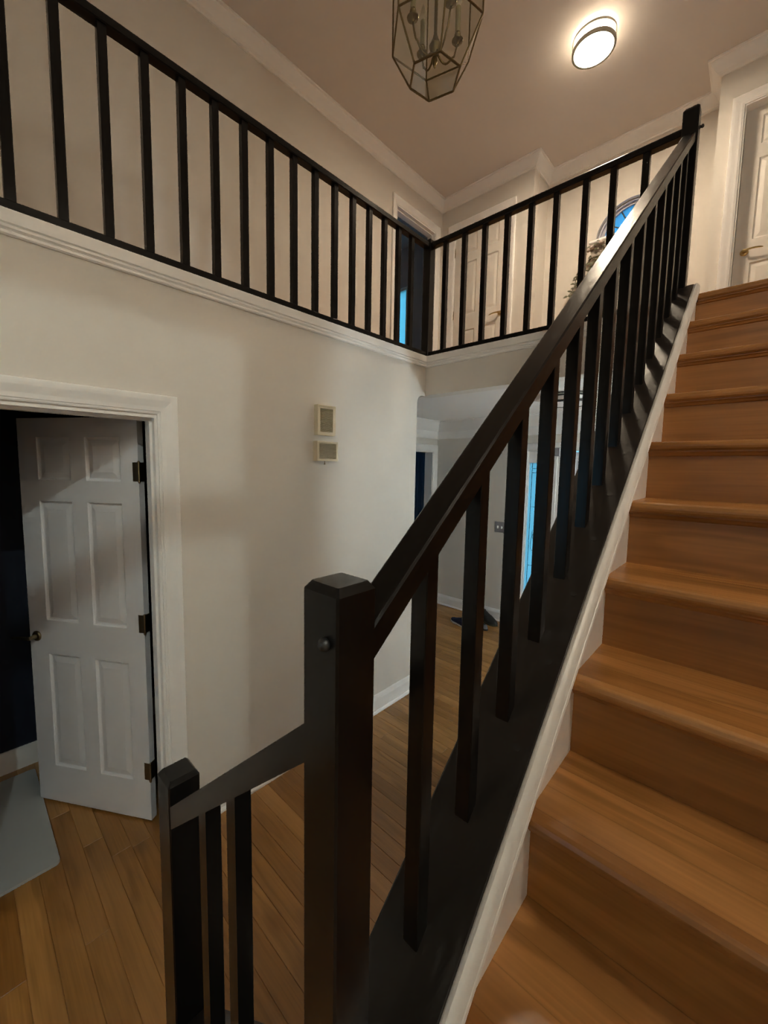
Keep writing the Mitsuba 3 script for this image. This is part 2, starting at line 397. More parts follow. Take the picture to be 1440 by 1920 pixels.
casing('trim_5', (XW, 0, 0), Y, X, D1Y0 + .01, D1Y1 + .008, 0, DH - .002)
jamb('trim_6', (XW, 0, 0), Y, X, D1Y0, D1Y1 + .014, 0, DH, .12, stop=(.03, .075))
casing('trim_7', (-2.70, 0, 0), Y, X, 3.26, 4.068, 0, 2.035)
jamb('trim_8', (-2.70, 0, 0), Y, X, 3.25, 4.075, 0, 2.042, .12)
casing('trim_9', (XUW, 0, 0), Y, X, 3.285, 4.035, ZF, ZF + 2.04)
jamb('trim_10', (XUW, 0, 0), Y, X, 3.275, 4.045, ZF, ZF + 2.047, .12, stop=(.04, .08))
casing('trim_11', (0, YU, 0), X, (0, -1, 0), -2.545, -1.845, ZF, ZF + 2.035)
jamb('trim_12', (0, YU, 0), X, (0, -1, 0), -2.555, -1.835, ZF, ZF + 2.045, .13)
casing('trim_13', (0, 4.20, 0), X, (0, -1, 0), 0.080, 0.815, ZF, ZF + 2.025, w=.075)
jamb('trim_14', (0, 4.20, 0), X, (0, -1, 0), 0.072, 0.823, ZF, ZF + 2.032, .13)

# ---- doors
def six_panel(w, h, t=.035, cols=((.11, .307), (.395, .590)), rows=((.205, .825), (1.005, 1.622), (1.727, 1.938))):
    """Leaf in local axes: x from the hinge edge, y thickness (0 = front, t = back), z up. Returns frame, [panels]."""
    ps = [(c0, r0, c1, r1) for c0, c1 in cols for r0, r1 in rows]
    poly = holes([(0, 0), (w, 0), (w, h), (0, h)], *ps)
    frame = prism(poly, -t, ((0, 0, 0), X, Z, (0, -1, 0)))
    panels = []
    for x0, z0, x1, z1 in ps:
        rings = []
        prof = [(-.002, .016), (-.0005, .0005), (.004, .006), (.010, .0095), (.014, .0100), (.040, .0035), (.043, .0030)]
        for side in (0, 1):
            seq = prof if side == 0 else prof[::-1]
            for d, dep in (seq[::-1] if side == 0 else seq[::-1]):
                yy = dep if side == 0 else t - dep
                rings.append([(x0 + d, yy, z0 + d), (x1 - d, yy, z0 + d), (x1 - d, yy, z1 - d), (x0 + d, yy, z1 - d)])
        panels.append(loft(rings))
    return frame, panels

def place(m, origin, a, n):
    """local x -> a, local y -> n (into the leaf), z up"""
    M = np.eye(4)
    M[:3, 0], M[:3, 1], M[:3, 2], M[:3, 3] = a, n, (0, 0, 1), origin
    m = m.copy()
    m.apply_transform(M)
    if np.linalg.det(M[:3, :3]) < 0:
        m.invert()
    return m

def lever(x, z, to):
    """Lever handle on the front of a leaf (front is -y): rose, neck and a curved lever towards +-x."""
    rose = lathe([(0, 0), (.026, 0), (.027, .004), (.022, .009), (.012, .011), (.010, .030), (.010, .048), (0, .050)], 20, (x, 0, z), (0, -1, 0))
    pts = [(x + to * s, -.044 - .006 * math.sin(s / .11 * PI), z + .004 * math.sin(s / .11 * PI) - .006 * (s / .11) ** 2) for s in np.linspace(-.004, .112, 10)]
    rad = [.0085, .0088, .0082, .0076, .0072, .0070, .0070, .0068, .0060, .003]
    return cat(rose, tube(pts, rad, 8))

def hinge(z, y=0.0, r=.0062):
    pin = cat(trimesh.creation.cylinder(r, .089, sections=10), sphere((0, 0, .047), .006, sub=1), sphere((0, 0, -.047), .006, sub=1))
    pin.apply_translation((-.006, y - .004, z))
    return pin

def build_door(name, origin, a, n, w, h, mat, handle_x, handle_to, metal, hinges=True, leaf_plate=False, cols=None):
    kw = {} if cols is None else {'cols': cols}
    fr, pn = six_panel(w, h, **kw)
    put(name, place(fr, origin, a, n), mat, kind='structure')
    for p in pn:
        put(name + '__panel', place(p, origin, a, n), mat)
    k = put(name + '__handle', place(lever(handle_x, .915, handle_to), origin, a, n), metal)
    if hinges:
        for z in (.265, 1.035, 1.775):
            hm = hinge(z)
            if leaf_plate:
                hm = cat(hm, bx(-.0035, .001, -.001, .034, z - .045, z + .045), bx(-.001, .030, -.0025, .0, z - .045, z + .045, .001))
            put(name + '__hinge', place(hm, origin, a, n), 'bronze' if leaf_plate else 'aged_brass')
    return k

# powder room door, standing open into the dark room
hp = np.array([-1.722, 0.296, 0.012])
ta = np.array([-2.312, -0.0835, 0.012]) - hp
ta /= np.linalg.norm(ta)
tn = np.array([-ta[1], ta[0], 0.0])
if tn @ (CAM - hp) > 0:
    tn = -tn
build_door('door_1', hp + ta * .013, ta, tn, .688, 2.03, 'white_door_paint', .642, 1, 'bronze', True, True, cols=((.098, .294), (.382, .577)))
tag('door_1__handle', 'dark bronze lever handle')
# upper hall doors
build_door('door_2', (-2.543 + .012, YU + .012, ZF + .008), X, Y, .675, 2.022, 'door_paint', .618, -1, 'brass', True,
           cols=((.105, .295), (.380, .570)))
build_door('door_3', (0.0925, 4.20 + .088, ZF + .008), X, Y, .711, 2.008, 'door_paint', .062, 1, 'brass', False,
           cols=((.10, .307), (.395, .600)))
# front door, its sidelight and casing
casing('trim_15', (0, 4.16, 0), X, (0, -1, 0), -1.49, -0.04, 0, 2.03, w=.08)
jamb('trim_16', (0, 4.16, 0), X, (0, -1, 0), -1.50, -0.03, 0, 2.04, .12)
put('trim_17', cat(bx(-1.215, -1.135, 4.150, 4.26, 0, 2.022, .003), bx(-1.205, -1.165, 4.142, 4.151, 0, 2.02, .003)), 'trim_paint', kind='structure')
fr, pn = six_panel(1.05, 2.0, .044, cols=((.12, .48), (.57, .93)))
put('door_4', place(fr, (-1.13, 4.20, .01), X, Y), 'white_door_paint', kind='structure')
for p in pn:
    put('door_4__panel', place(p, (-1.13, 4.20, .01), X, Y), 'white_door_paint')
put('door_sensor', bx(-1.190, -1.135, 4.118, 4.144, 1.965, 2.055, .006), 'steel_plate', 'small grey sensor box at the top of the white front door post', 'sensor')

# ---- windows
def came(pts, r=.0035, n=6, closed=False):
    return tube(pts, r, n, closed)
# sidelight beside the front door
sx0, sx1, sz0, sz1 = -1.474, -1.222, .22, 1.897
put('window_1', prism(holes(sbox(-1.485, .012, -1.21, 2.02).exterior.coords, (sx0, sz0, sx1, sz1)), .05, ((0, 4.172, 0), X, Z, Y)), 'trim_paint', kind='structure')
put('window_1__pane', bx(sx0, sx1, 4.196, 4.199, sz0, sz1), 'frosted_pane')
ins = .030
put('window_1__came', came([(sx0 + ins, 4.190, sz0 + ins), (sx1 - ins, 4.190, sz0 + ins), (sx1 - ins, 4.190, sz1 - .004), (sx0 + ins, 4.190, sz1 - .004)], closed=True, r=.003), 'lead_came')
for z in (1.832, 1.785, 1.405, .735, .45, .33):
    put('window_1__came', came([(sx0 + ins, 4.190, z), (sx1 - ins, 4.190, z)], r=.0026), 'lead_came')
cx = (sx0 + sx1) / 2
for s in (-1, 1):
    for A, B, ph, zz in ((.07, .11, .2, 1.02), (.055, .08, 1.2, 1.11), (.04, .06, .5, .96)):
        q = np.linspace(0, 2.4, 14)
        put('window_1__scroll', came([(cx + s * (.012 + A * math.sin(t + ph) * .9), 4.189, zz + B * math.cos(t * 1.3 + ph)) for t in q], r=.0024), 'lead_came')
# arched window over the hall
def arc(r, y, a0=0.0, a1=PI, n=33):
    return [(WC + r * math.cos(q), y, WZ + r * math.sin(q)) for q in np.linspace(a0, a1, n)]
fp = Polygon([(WC + WR * math.cos(q), WZ + WR * math.sin(q)) for q in np.linspace(0, PI, 48)]).difference(
    Polygon([(WC + .262 * math.cos(q), WZ + .022 + .258 * math.sin(q)) for q in np.linspace(0, PI, 48)]))
put('window_2', prism(fp, .05, ((0, YA + .065, 0), X, Z, Y)), 'backlit_frame_paint', kind='structure')
fp2 = Polygon([(WC + .316 * math.cos(q), WZ + .316 * math.sin(q)) for q in np.linspace(0, PI, 48)]).difference(
    Polygon([(WC + .294 * math.cos(q), WZ + .010 + .292 * math.sin(q)) for q in np.linspace(0, PI, 48)]))
put('window_2__bead', prism(fp2, .03, ((0, YA + .04, 0), X, Z, Y)), 'backlit_frame_paint')
put('window_2__pane', prism(Polygon([(WC + .285 * math.cos(q), WZ + .004 + .283 * math.sin(q)) for q in np.linspace(0, PI, 40)]), .004, ((0, YA + .088, 0), X, Z, Y)), 'frosted_blue_pane')
put('window_2__came', came([(WC + .085 * math.cos(q), YA + .075, WZ + .022 + .085 * math.sin(q)) for q in np.linspace(0, PI, 18)], r=.006), 'lead_came')
for q in np.radians([32, 64, 90, 116, 148]):
    put('window_2__came', came([(WC + .085 * math.cos(q), YA + .075, WZ + .022 + .085 * math.sin(q)), (WC + .262 * math.cos(q), YA + .075, WZ + .022 + .258 * math.sin(q))], r=.006), 'lead_came')
put('window_2__sill', cat(bx(WC - .375, WC + .375, YA - .060, YA + .09, WZ - .026, WZ + .002, .006), bx(WC - .36, WC + .36, YA - .035, YA, WZ - .048, WZ - .026, .004)), 'trim_paint')
# bedroom, west room and rear windows
def plain_window(key, x0, x1, z0, z1, y, th, bars=1):
    put(key, prism(holes(sbox(x0 - .01, z0 - .01, x1 + .01, z1 + .01).exterior.coords, (x0 + .035, z0 + .035, x1 - .035, z1 - .035)), th, ((0, y, 0), X, Z, Y)), 'trim_paint', kind='structure')
    put(key + '__pane', bx(x0 + .03, x1 - .03, y + .028, y + .031, z0 + .03, z1 - .03), 'frosted_pane')
    if bars:
        put(key + '__sash_rail', bx(x0 + .03, x1 - .03, y + .01, y + .05, (z0 + z1) / 2 - .02, (z0 + z1) / 2 + .02), 'trim_paint')
plain_window('window_3', -4.45, -3.645, 3.64, 4.55, 4.64, .06, 0)
plain_window('unseen_window_4', -5.1, -4.1, .9, 2.1, 4.75, .06)  # out of view, lights the lower west room with dusk blue
plain_window('unseen_window_5', -1.25, -.35, .9, 2.1, -3.27, .06)  # out of view behind the camera, lets blue dusk onto south faces

# ================================================================== STAIRCASE
tag('staircase', 'glossy oak stairs with oak risers and a white skirt, rising to the upper floor', 'staircase')
sid = 600
NOSE, TT = .028, .030
def tread_mesh(y, z, x0, x1, depth, extra=0.0):
    pr = [(y + .010, z), (y + depth, z), (y + depth, z - TT), (y + .008, z - TT), (y + .002, z - TT + .006), (y, z - TT + .013), (y + .0, z - .012), (y + .003, z - .004)]
    return prism(pr, x1 - x0, ((x0, 0, 0), Y, Z, X))
for k in range(-2, 9):
    y, z = Y0 + k * RUN, Z0 + k * RISE
    top = k == 8
    tm = tread_mesh(y, z, XS - .002, XE, RUN + NOSE + .02 if not top else .12)
    tm, u = wood_uv(tm, X, Y, sid)
    put('staircase__tread', tm, 'oak_stair', uv=u)
    sid += 1
    rm = bx(XS - .002, XE, y + NOSE, y + NOSE + .018, z - RISE + .0, z - TT)
    rm, u = wood_uv(rm, X, Z, sid)
    put('staircase__riser', rm, 'oak_riser', uv=u)
    sid += 1
    cp = [(y + NOSE, z - TT), (y + NOSE - .016, z - TT), (y + NOSE - .0155, z - TT - .005), (y + NOSE - .010, z - TT - .009), (y + NOSE - .006, z - TT - .016), (y + NOSE, z - TT - .019)]
    cm, u = wood_uv(prism(cp, XE - XS, ((XS - .001, 0, 0), Y, Z, X)), X, Z, sid)
    put('staircase__cove_moulding', cm, 'oak_riser', uv=u)
    sid += 1
# landing of oak strips
LZ = Z0 - 3 * RISE
for i in range(11):
    y1 = Y0 - 2 * RUN + NOSE + .01 - i * PW
    lm, u = wood_uv(bx(-.10 if i else .018, XE, y1 - PW + .0008, y1, LZ - .02, LZ, .0012), X, Y, sid)
    put('staircase__landing_board', lm, 'oak_floor', uv=u)
    sid += 1
put('staircase__landing_frame', bx(-.09, XE, Y0 - 2 * RUN - 11 * PW + .06, Y0 - 2 * RUN + .02, 0.02, LZ - .02), 'trim_paint')
# lower flight down to the west
for k in range(2):
    xx, z = -.10 - (k) * .255, LZ - (k + 1) * RISE
    lm, u = wood_uv(bx(xx - .285, xx, -.90, -.034, z - .03, z, .006), Y, X, sid)
    put('staircase__lower_tread', lm, 'oak_stair', uv=u)
    sid += 1
    lm, u = wood_uv(bx(xx - .02, xx - .002, -.90, -.034, z, z + RISE - .03), Y, Z, sid)
    put('staircase__lower_riser', lm, 'oak_riser', uv=u)
    sid += 1
lm, u = wood_uv(bx(-.63, -.612, -.90, -.034, 0, LZ - 2 * RISE - .03), Y, Z, sid)
put('staircase__lower_riser', lm, 'oak_riser', uv=u)
# white skirt board and its rounded cap, black sloped base board
ZO = 0.846                       # height of the sloped base board over the slope through y = 0
ya, yb = -.06, 2.262
put('staircase__skirt_board', prism([(ya, .40), (ya, .81 + SL * ya), (yb, .81 + SL * yb), (yb, SL * yb + .40)], .012, ((XS - .012, 0, 0), Y, Z, X)), 'trim_paint', label='white skirt board')
def slope_sweep(prof, y0, y1):
    """profile in (x, z) carried along the slope"""
    return loft([[(x, y, z + SL * y) for x, z in prof] for y in (y0, y1)])
capp = [(.066, .80), (.066, .838), (.067, .846), (.071, .853), (.077, .856), (.084, .853), (.090, .846), (.0935, .836), (.0925, .8315), (.0885, .8295), (.0885, .8235), (.0925, .8215), (.0945, .8165), (.0930, .810), (.0885, .807), (.0838, .806), (.0838, .80)]
put('staircase__cap_moulding', slope_sweep(capp, -.06, 2.268), 'trim_paint', label='rounded white cap moulding', smooth=35)

# ================================================================== RAILINGS
tag('stair_railing', 'black stair railing with square balusters on a sloped black base board beside the oak treads', 'railing')
BA, BB = np.array([-.018, .016]), np.array([0.0, 2.306])
def rail_x(y):
    return BA[0] + (y - BA[1]) * (BB[0] - BA[0]) / (BB[1] - BA[1])
def newel(cx, cy, w, z0, z1, ch=.016):
    h, i = w / 2, w / 2 - ch * .75
    e = .003
    def ring(hh, z):
        c = e if hh == h else e * .6
        return [(cx - hh + c, cy - hh, z), (cx + hh - c, cy - hh, z), (cx + hh, cy - hh + c, z), (cx + hh, cy + hh - c, z), (cx + hh - c, cy + hh, z), (cx - hh + c, cy + hh, z), (cx - hh, cy + hh - c, z), (cx - hh, cy - hh + c, z)]
    return loft([ring(h, z0), ring(h, z1), ring(i, z1 + ch)])
NW = .0672
put('stair_railing__newel_post', newel(BA[0], BA[1], NW, LZ - .3, 1.6735, .010), 'black_paint', label='thick black newel post with a chamfered top')
put('stair_railing__newel_post__bolt_cap', lathe([(0, 0), (.0075, 0), (.0085, .002), (.0088, .0045), (.0078, .0075), (.0052, .0098), (.002, .0108), (0, .011)], 20, (-.004, BA[1] - NW / 2, 1.614), (0, -1, 0)), 'black_metal', smooth=True)
# handrail
HZ = 1.5755
def handrail(y0, y1):
    rings = []
    for y in (y0, y1):
        xc, z = rail_x(y), HZ + SL * y
        w, t, c = .0265, .050, .004
        rings.append([(xc - w + c, y, z), (xc + w - c, y, z), (xc + w, y, z - c), (xc + w, y, z - t + c), (xc + w - c, y, z - t), (xc - w + c, y, z - t), (xc - w, y, z - t + c), (xc - w, y, z - c)])
    return loft(rings)
put('stair_railing__handrail', handrail(BA[1] + NW / 2, BB[1] - .025), 'black_paint', label='sloping black handrail with a glossy top')
bw = .0308
def bal_slope(y):
    xc, h = rail_x(y), bw / 2
    c = .0015
    def ring(dz):
        P = [(-h + c, -h), (h - c, -h), (h, -h + c), (h, h - c), (h - c, h), (-h + c, h), (-h, h - c), (-h, -h + c)]
        return [(xc + a, y + b, dz + SL * (y + b)) for a, b in P]
    return loft([ring(ZO - .002), ring(HZ - .048)])
ys = [.200, .359, .5195, .679, .8345, .987, 1.133, 1.289, 1.444, 1.596, 1.750, 1.892, 2.042, 2.188]
for y in ys:
    put('stair_railing__baluster', bal_slope(y), 'black_paint')
bprof = [(-.088, ZO - .24), (-.088, ZO - .003), (-.085, ZO), (.064, ZO), (.0675, ZO - .003), (.0675, ZO - .24)]
put('stair_railing__base_board', slope_sweep(bprof, .02, 2.285), 'black_stringer_paint', label='sloped black base board under the balusters')
for y in ys[2:]:
    yy = y - .045
    put('stair_railing__base_board__screw_hole', lathe([(0, 0), (.0080, 0), (.0080, .0012), (0, .0014)], 12, (.036, yy, ZO + SL * yy - .0006), (0, -SL, 1)), 'black_metal')
put('stair_railing__top_newel', newel(BB[0], BB[1], .066, ZF - .02, 3.585, .012), 'black_paint', label='black newel post at the top of the stairs')
put('stair_railing__top_newel__bolt_cap', lathe([(0, 0), (.008, 0), (.008, .004), (.005, .006), (.009, .012), (.006, .018), (0, .019)], 14, (BB[0] + .033, BB[1], 3.50), (1, 0, 0)), 'black_metal', smooth=40)
put('stair_railing__top_plate', bx(-.032, .088, YN - .028, YN + .062, ZF - .035, ZF + .012, .002), 'black_paint')

# gallery railings
GZ0, GZ1 = 3.4955, 3.5315
SHOE = 2.7225
tag('gallery_railing', 'long black gallery railing above the beige west wall', 'railing')
gx = XW - .0185
put('gallery_railing__top_rail', bx(gx - .0255, gx + .0255, -3.0, YN + .0, GZ0, GZ1, .004), 'black_paint')
put('gallery_railing__bottom_rail', bx(gx - .022, gx + .022, -3.0, YN + .0, 2.684, SHOE, .003), 'black_paint')
for i in range(-5, 16):
    y = -.11 + .1490 * i - .0165
    put('gallery_railing__baluster', bx(gx - .016, gx + .016, y - .016, y + .016, SHOE - .002, GZ0 + .002, .0015), 'black_paint')
put('gallery_railing__corner_post', newel(gx, YN + .028, .066, 2.684, 3.552, .008), 'black_paint', label='black corner post')
tag('bridge_railing', 'shorter black gallery railing running from the corner post to the top of the stairs', 'railing')
gy = YN + .028
put('bridge_railing__top_rail', bx(gx + .033, -.033, gy - .0255, gy + .0255, GZ0, GZ1, .004), 'black_paint')
put('bridge_railing__bottom_rail', bx(gx + .033, -.033, gy - .022, gy + .022, 2.684, SHOE, .003), 'black_paint')
for x in (-1.429, -1.269, -1.111, -.949, -.790, -.637, -.4735, -.3330, -.1825):
    put('bridge_railing__baluster', bx(x - .0165, x + .0165, gy - .0165, gy + .0165, SHOE - .002, GZ0 + .002, .0015), 'black_paint')
# lower flight railing
tag('lower_railing', 'short black railing descending from the thick newel to a small newel near the open door', 'railing')
LX, LY = -.612, .026
SL2 = .885
put('lower_railing__newel_post', newel(LX - .004, LY, .074, 0.0, 1.067, .011), 'black_paint', label='small black newel post at the foot of the stairs')
def lower_sec(x, z0, z1, y0, y1):
    return [(x, y0, z0), (x, y1, z0), (x, y1, z1), (x, y0, z1)]
ZL = 1.528                       # top of the rail at x = 0
put('lower_railing__handrail', loft([lower_sec(x, ZL - .051 + SL2 * x, ZL + .006 + SL2 * x, -.009, .047) for x in (LX + .0335, BA[0] - NW / 2 - .0005)]), 'black_paint')
for x in (-.427, -.300):
    h = .0165
    put('lower_railing__baluster', loft([[(x - h, LY - .007 - h, z0 + SL2 * -h), (x + h, LY - .007 - h, z0 + SL2 * h), (x + h, LY - .007 + h, z0 + SL2 * h), (x - h, LY - .007 + h, z0 - SL2 * h)] for z0 in (.915 + SL2 * x, ZL - .048 + SL2 * x)]), 'black_paint')
put('lower_railing__base_board', loft([lower_sec(x, .66 + SL2 * x, .925 + SL2 * x, -.03, .07) for x in (LX + .0335, -.0522)]), 'black_stringer_paint')

# ================================================================== LAMPS
def ring_band(c, R, z0, z1, th, n=48):
    prof = [(R - th, z0), (R, z0), (R, z1), (R - th, z1)]
    P = [(c[0] + R * 0, 0, 0)]
    rings = [[(c[0] + r * math.cos(q), c[1] + r * math.sin(q), z) for r, z in prof] for q in np.arange(n) * 2 * PI / n]
    rings.append(rings[0])
    return loft(rings, caps=False)
def flush_light(key, c, zc, metal, lit, R=.150, drop=.115, low=.017, power=1.0):
    put(key + '__canopy', lathe([(0, 0), (R - .03, 0), (R - .03, -.012), (0, -.012)], 40, (c[0], c[1], zc)), metal)
    put(key + '__upper_ring', ring_band(c, R, zc - drop * .27 - low, zc - drop * .27, .010), metal, smooth=35)
    put(key + '__lower_ring', ring_band(c, R, zc - drop - .004, zc - drop + low, .015), metal, smooth=35)
    for q in np.radians([20, 140, 260]):
        x, y = c[0] + (R - .004) * math.cos(q), c[1] + (R - .004) * math.sin(q)
        put(key + '__spacer_rod', tube([(x, y, zc - drop + low * .5), (x, y, zc - drop * .27 - low * .5)], .0028, 8), metal)
    d = lathe([(0, -drop - .004), (R - .05, -drop - .003), (R - .020, -drop - .001), (R - .016, -drop + .003), (R - .016, -drop + .012), (0, -drop + .012)], 48, (c[0], c[1], zc))
    e = lathe([(0, -drop + .012), (R - .017, -drop + .012), (R - .017, -.012), (0, -.012)], 48, (c[0], c[1], zc))
    if lit:
        put(key + '__diffuser', d, 'white_plastic', smooth=40, emitter={'type': 'area', 'radiance': rgb(*[v * power for v in LAMP_WARM])})
        put(key + '__drum', e, 'white_plastic', smooth=40, emitter={'type': 'area', 'radiance': rgb(*[v * power * .045 for v in LAMP_WARM])})
    else:
        put(key + '__diffuser', d, 'white_plastic', smooth=40)
        put(key + '__drum', e, 'white_plastic', smooth=40)
tag('ceiling_light', 'lit round flush ceiling light with two metal rings on the upper ceiling', 'ceiling light')
flush_light('ceiling_light', (-.775, 3.262), CEIL, 'brushed_nickel', True)
tag('foyer_light', 'unlit round light with thin black rings on the low foyer ceiling, seen between the balusters', 'ceiling light')
flush_light('foyer_light', (-.76, 3.13), CL, 'black_metal', False, R=.19, drop=.075, low=.012)
# unseen globe lamp on the east wall, placed to light stairs and west wall
tag('unseen_stair_lamp', 'unseen white globe lamp beside the stairs, lighting treads and west wall', 'unseen light')
put('unseen_stair_lamp__globe', sphere((.96, .45, 3.15), .10), 'white_plastic', smooth=True, emitter={'type': 'area', 'radiance': rgb(*UNSEEN_STAIR_GLOBE)})
put('unseen_stair_lamp__bracket', lathe([(0, 0), (.06, 0), (.06, .02), (.02, .03), (.02, .06), (0, .06)], 20, (XE, .45, 3.15), (-1, 0, 0)), 'brushed_nickel')
# unseen globe lamp behind the stairs, placed to light the foyer
tag('unseen_foyer_lamp', 'unseen white globe lamp under the stairs, lighting the foyer', 'unseen light')
put('unseen_foyer_lamp__globe', sphere((.92, 2.95, 1.75), .085), 'white_plastic', smooth=True, emitter={'type': 'area', 'radiance': rgb(*UNSEEN_FOYER_GLOBE)})
put('unseen_foyer_lamp__bracket', lathe([(0, 0), (.05, 0), (.05, .02), (.02, .03), (.02, .11), (0, .11)], 20, (XE, 2.95, 1.75), (-1, 0, 0)), 'brushed_nickel')
# unseen bulb behind the camera, placed to throw cool light on the west wall
tag('unseen_rear_lamp', 'unseen bare bulb behind the camera, lighting the west wall', 'ceiling light')
RL = (3.17, -1.42, 5.02)
put('unseen_rear_lamp__socket', lathe([(0, 0), (.05, 0), (.05, -.02), (.02, -.03), (.02, -.085), (0, -.085)], 24, (RL[0], RL[1], CEIL)), 'white_plastic')
put('unseen_rear_lamp__bulb', sphere((RL[0], RL[1], RL[2] - .01), .032, sub=2), 'white_plastic', smooth=True, emitter={'type': 'area', 'radiance': rgb(*UNSEEN_LAMP_COOL)})
wall('unseen_bar_18', bx(XE, XE + .06, -3.2, -0.477, 3.505, 3.555), 'trim_paint')  # unseen bar, placed to cast the shadow band on the west wall

# ---- glass lantern
tag('lantern', 'hexagonal brass and glass lantern with candle lights hanging from the ceiling', 'lantern')
HX, HY, HB = -.604, .994, 3.257
RB, RWD, DZ = .0953, .170, .139
RT, DT = .172, .46
ROT = -.749
def hexv(R, z):
    return [np.array([HX + R * math.cos(ROT - k * PI / 3), HY + R * math.sin(ROT - k * PI / 3), z]) for k in range(6)]
vb, vw, vt, vn = hexv(RB, HB), hexv(RWD, HB + DZ), hexv(RT, HB + DT), hexv(.06, HB + DT + .14)
def bar(a, b, r=.0036):
    return tube([a, b], r, 6)
for lo, hi in ((vb, vw), (vw, vt), (vt, vn)):
    for k in range(6):
        j = (k + 1) % 6
        c = (lo[k] + lo[j] + hi[k] + hi[j]) / 4
        q = np.array([lo[k], lo[j], hi[j], hi[k]])
        nrm = np.cross(q[1] - q[0], q[3] - q[0])
        nrm /= np.linalg.norm(nrm)
        put('lantern__pane', trimesh.Trimesh(q, [(0, 1, 2), (0, 2, 3)], process=False), 'lantern_glass')
put('lantern__pane', trimesh.Trimesh(np.array(vb), [(0, 1, 2), (0, 2, 3), (0, 3, 4), (0, 4, 5)], process=False), 'lantern_glass')
for lo in (vb, vw, vt, vn):
    for k in range(6):
        put('lantern__frame_bar', bar(lo[k], lo[(k + 1) % 6], .0034 if lo is not vb else .0040), 'aged_brass')
for lo, hi in ((vb, vw), (vw, vt), (vt, vn)):
    for k in range(6):
        put('lantern__frame_bar', bar(lo[k], hi[k], .0034), 'aged_brass')
put('lantern__stem', cat(lathe([(0, -.045), (.004, -.04), (.010, -.02), (.006, -.005), (.016, .01), (.022, .03), (.012, .05), (.006, .07), (.006, .50), (.02, .52), (.02, .6), (0, .6)], 16, (HX, HY, HB + .075))), 'aged_brass', smooth=40)
for k in range(4):
    q = ROT + .35 + k * PI / 2
    dx, dy = math.cos(q), math.sin(q)
    pts = [(HX + dx * s, HY + dy * s, HB + .10 - .038 * math.sin(min(1, s / .078) * PI) + (.05 if s > .083 else 0) * (s - .083) / .012) for s in np.linspace(.008, .095, 14)]
    ak = put('lantern__candle_arm', tube(pts, .0034, 8), 'aged_brass', smooth=True)
    cx_, cy_, z_ = pts[-1]
    put('lantern__candle_arm__drip_pan', lathe([(0, 0), (.006, 0), (.010, .008), (.020, .014), (.021, .017), (.008, .018), (.009, .03), (.012, .036), (.008, .046), (0, .046)], 16, (cx_, cy_, z_ - .006)), 'aged_brass', smooth=40)
    put('lantern__candle_arm__candle_sleeve', lathe([(0, 0), (.0095, 0), (.0095, .085), (.007, .088), (0, .088)], 14, (cx_, cy_, z_ + .038)), 'candle_sleeve', smooth=40)
    put('lantern__candle_arm__bulb', lathe([(0, 0), (.006, .002), (.0125, .016), (.012, .026), (.007, .042), (.002, .056), (0, .058)], 14, (cx_, cy_, z_ + .126)), 'lantern_glass', smooth=True)
ztop = HB + DT + .14
put('lantern__top_cap', lathe([(0, 0), (.062, 0), (.05, .012), (.02, .03), (.008, .05), (0, .05)], 24, (HX, HY, ztop)), 'aged_brass', smooth=40)
zc = ztop + .05
i = 0
while zc < CEIL - .07:
    ring = [(0.012 * math.cos(q), 0, .019 * math.sin(q)) for q in np.arange(14) * 2 * PI / 14]
    if i % 2:
        ring = [(b, a, c) for a, b, c in ring]
    put('lantern__chain_link', tube([(HX + a, HY + b, zc + .017 + c) for a, b, c in ring], .0026, 6, True), 'aged_brass', smooth=True)
    zc += .031
    i += 1
put('lantern__canopy', lathe([(0, -.06), (.012, -.055), (.02, -.03), (.06, -.012), (.065, 0), (0, 0)], 28, (HX, HY, CEIL)), 'aged_brass', smooth=40)

# ================================================================== THINGS
def grille_box(key, y0, y1, z0, z1, d, nsl, label):
    """Wall box with a rim and horizontal slats, on the west wall."""
    tag(key, label, 'door chime')
    rim = .020 if z1 - z0 > .15 else .013
    put(key + '__case', cat(prism(holes(sbox(y0, z0, y1, z1).exterior.coords, (y0 + rim, z0 + rim, y1 - rim, z1 - rim)), d, ((XW, 0, 0), Y, Z, X)),
                            bx(XW, XW + .006, y0 + .004, y1 - .004, z0 + .004, z1 - .004),
                            bx(XW + d - .002, XW + d + .004, y0 + .002, y1 - .002, z1 - .010, z1 - .002, .001)), 'cream_plastic')
    zs = np.linspace(z0 + rim + .005, z1 - rim - .005, nsl)
    for z in zs:
        sl = bx(XW + .004, XW + d - .004, y0 + rim - .001, y1 - rim + .001, z - .0028, z + .0016)
        put(key + '__slat', sl, 'cream_grille')
grille_box('door_chime', 1.196, 1.336, 2.012, 2.190, .034, 16, 'tall cream louvred chime box on the beige wall, upper of the two')
grille_box('speaker_grille', 1.190, 1.353, 1.858, 1.975, .040, 11, 'wide cream louvred speaker box on the beige wall, lower of the two')
labels['speaker_grille']['category'] = 'speaker'
put('speaker_grille__pull_knob', cat(tube([(XW + .02, 1.262, 1.860), (XW + .02, 1.262, 1.842)], .002, 6), sphere((XW + .02, 1.262, 1.840), .0045, sub=1)), 'bronze')

tag('light_switch', 'grey metal double light switch plate beside the front door sidelight', 'light switch')
put('light_switch__plate', bx(-1.842, -1.712, 4.152, 4.160, 1.072, 1.198, .003), 'steel_plate')
for x in (-1.803, -1.752):
    put('light_switch__toggle', bx(x - .007, x + .007, 4.138, 4.155, 1.120, 1.150, .002), 'white_plastic')

# bath rug in the dark room: a slab with rounded corners and a low pile
rugp = sbox(-2.60, -1.15, -1.80, -.075).buffer(-.02).buffer(.02)
put('rug', prism(rugp, .014, ((0, 0, .0003), X, Y, Z)), 'rug_pile', 'pale grey rug on the floor inside the dark room behind the open door', 'rug')

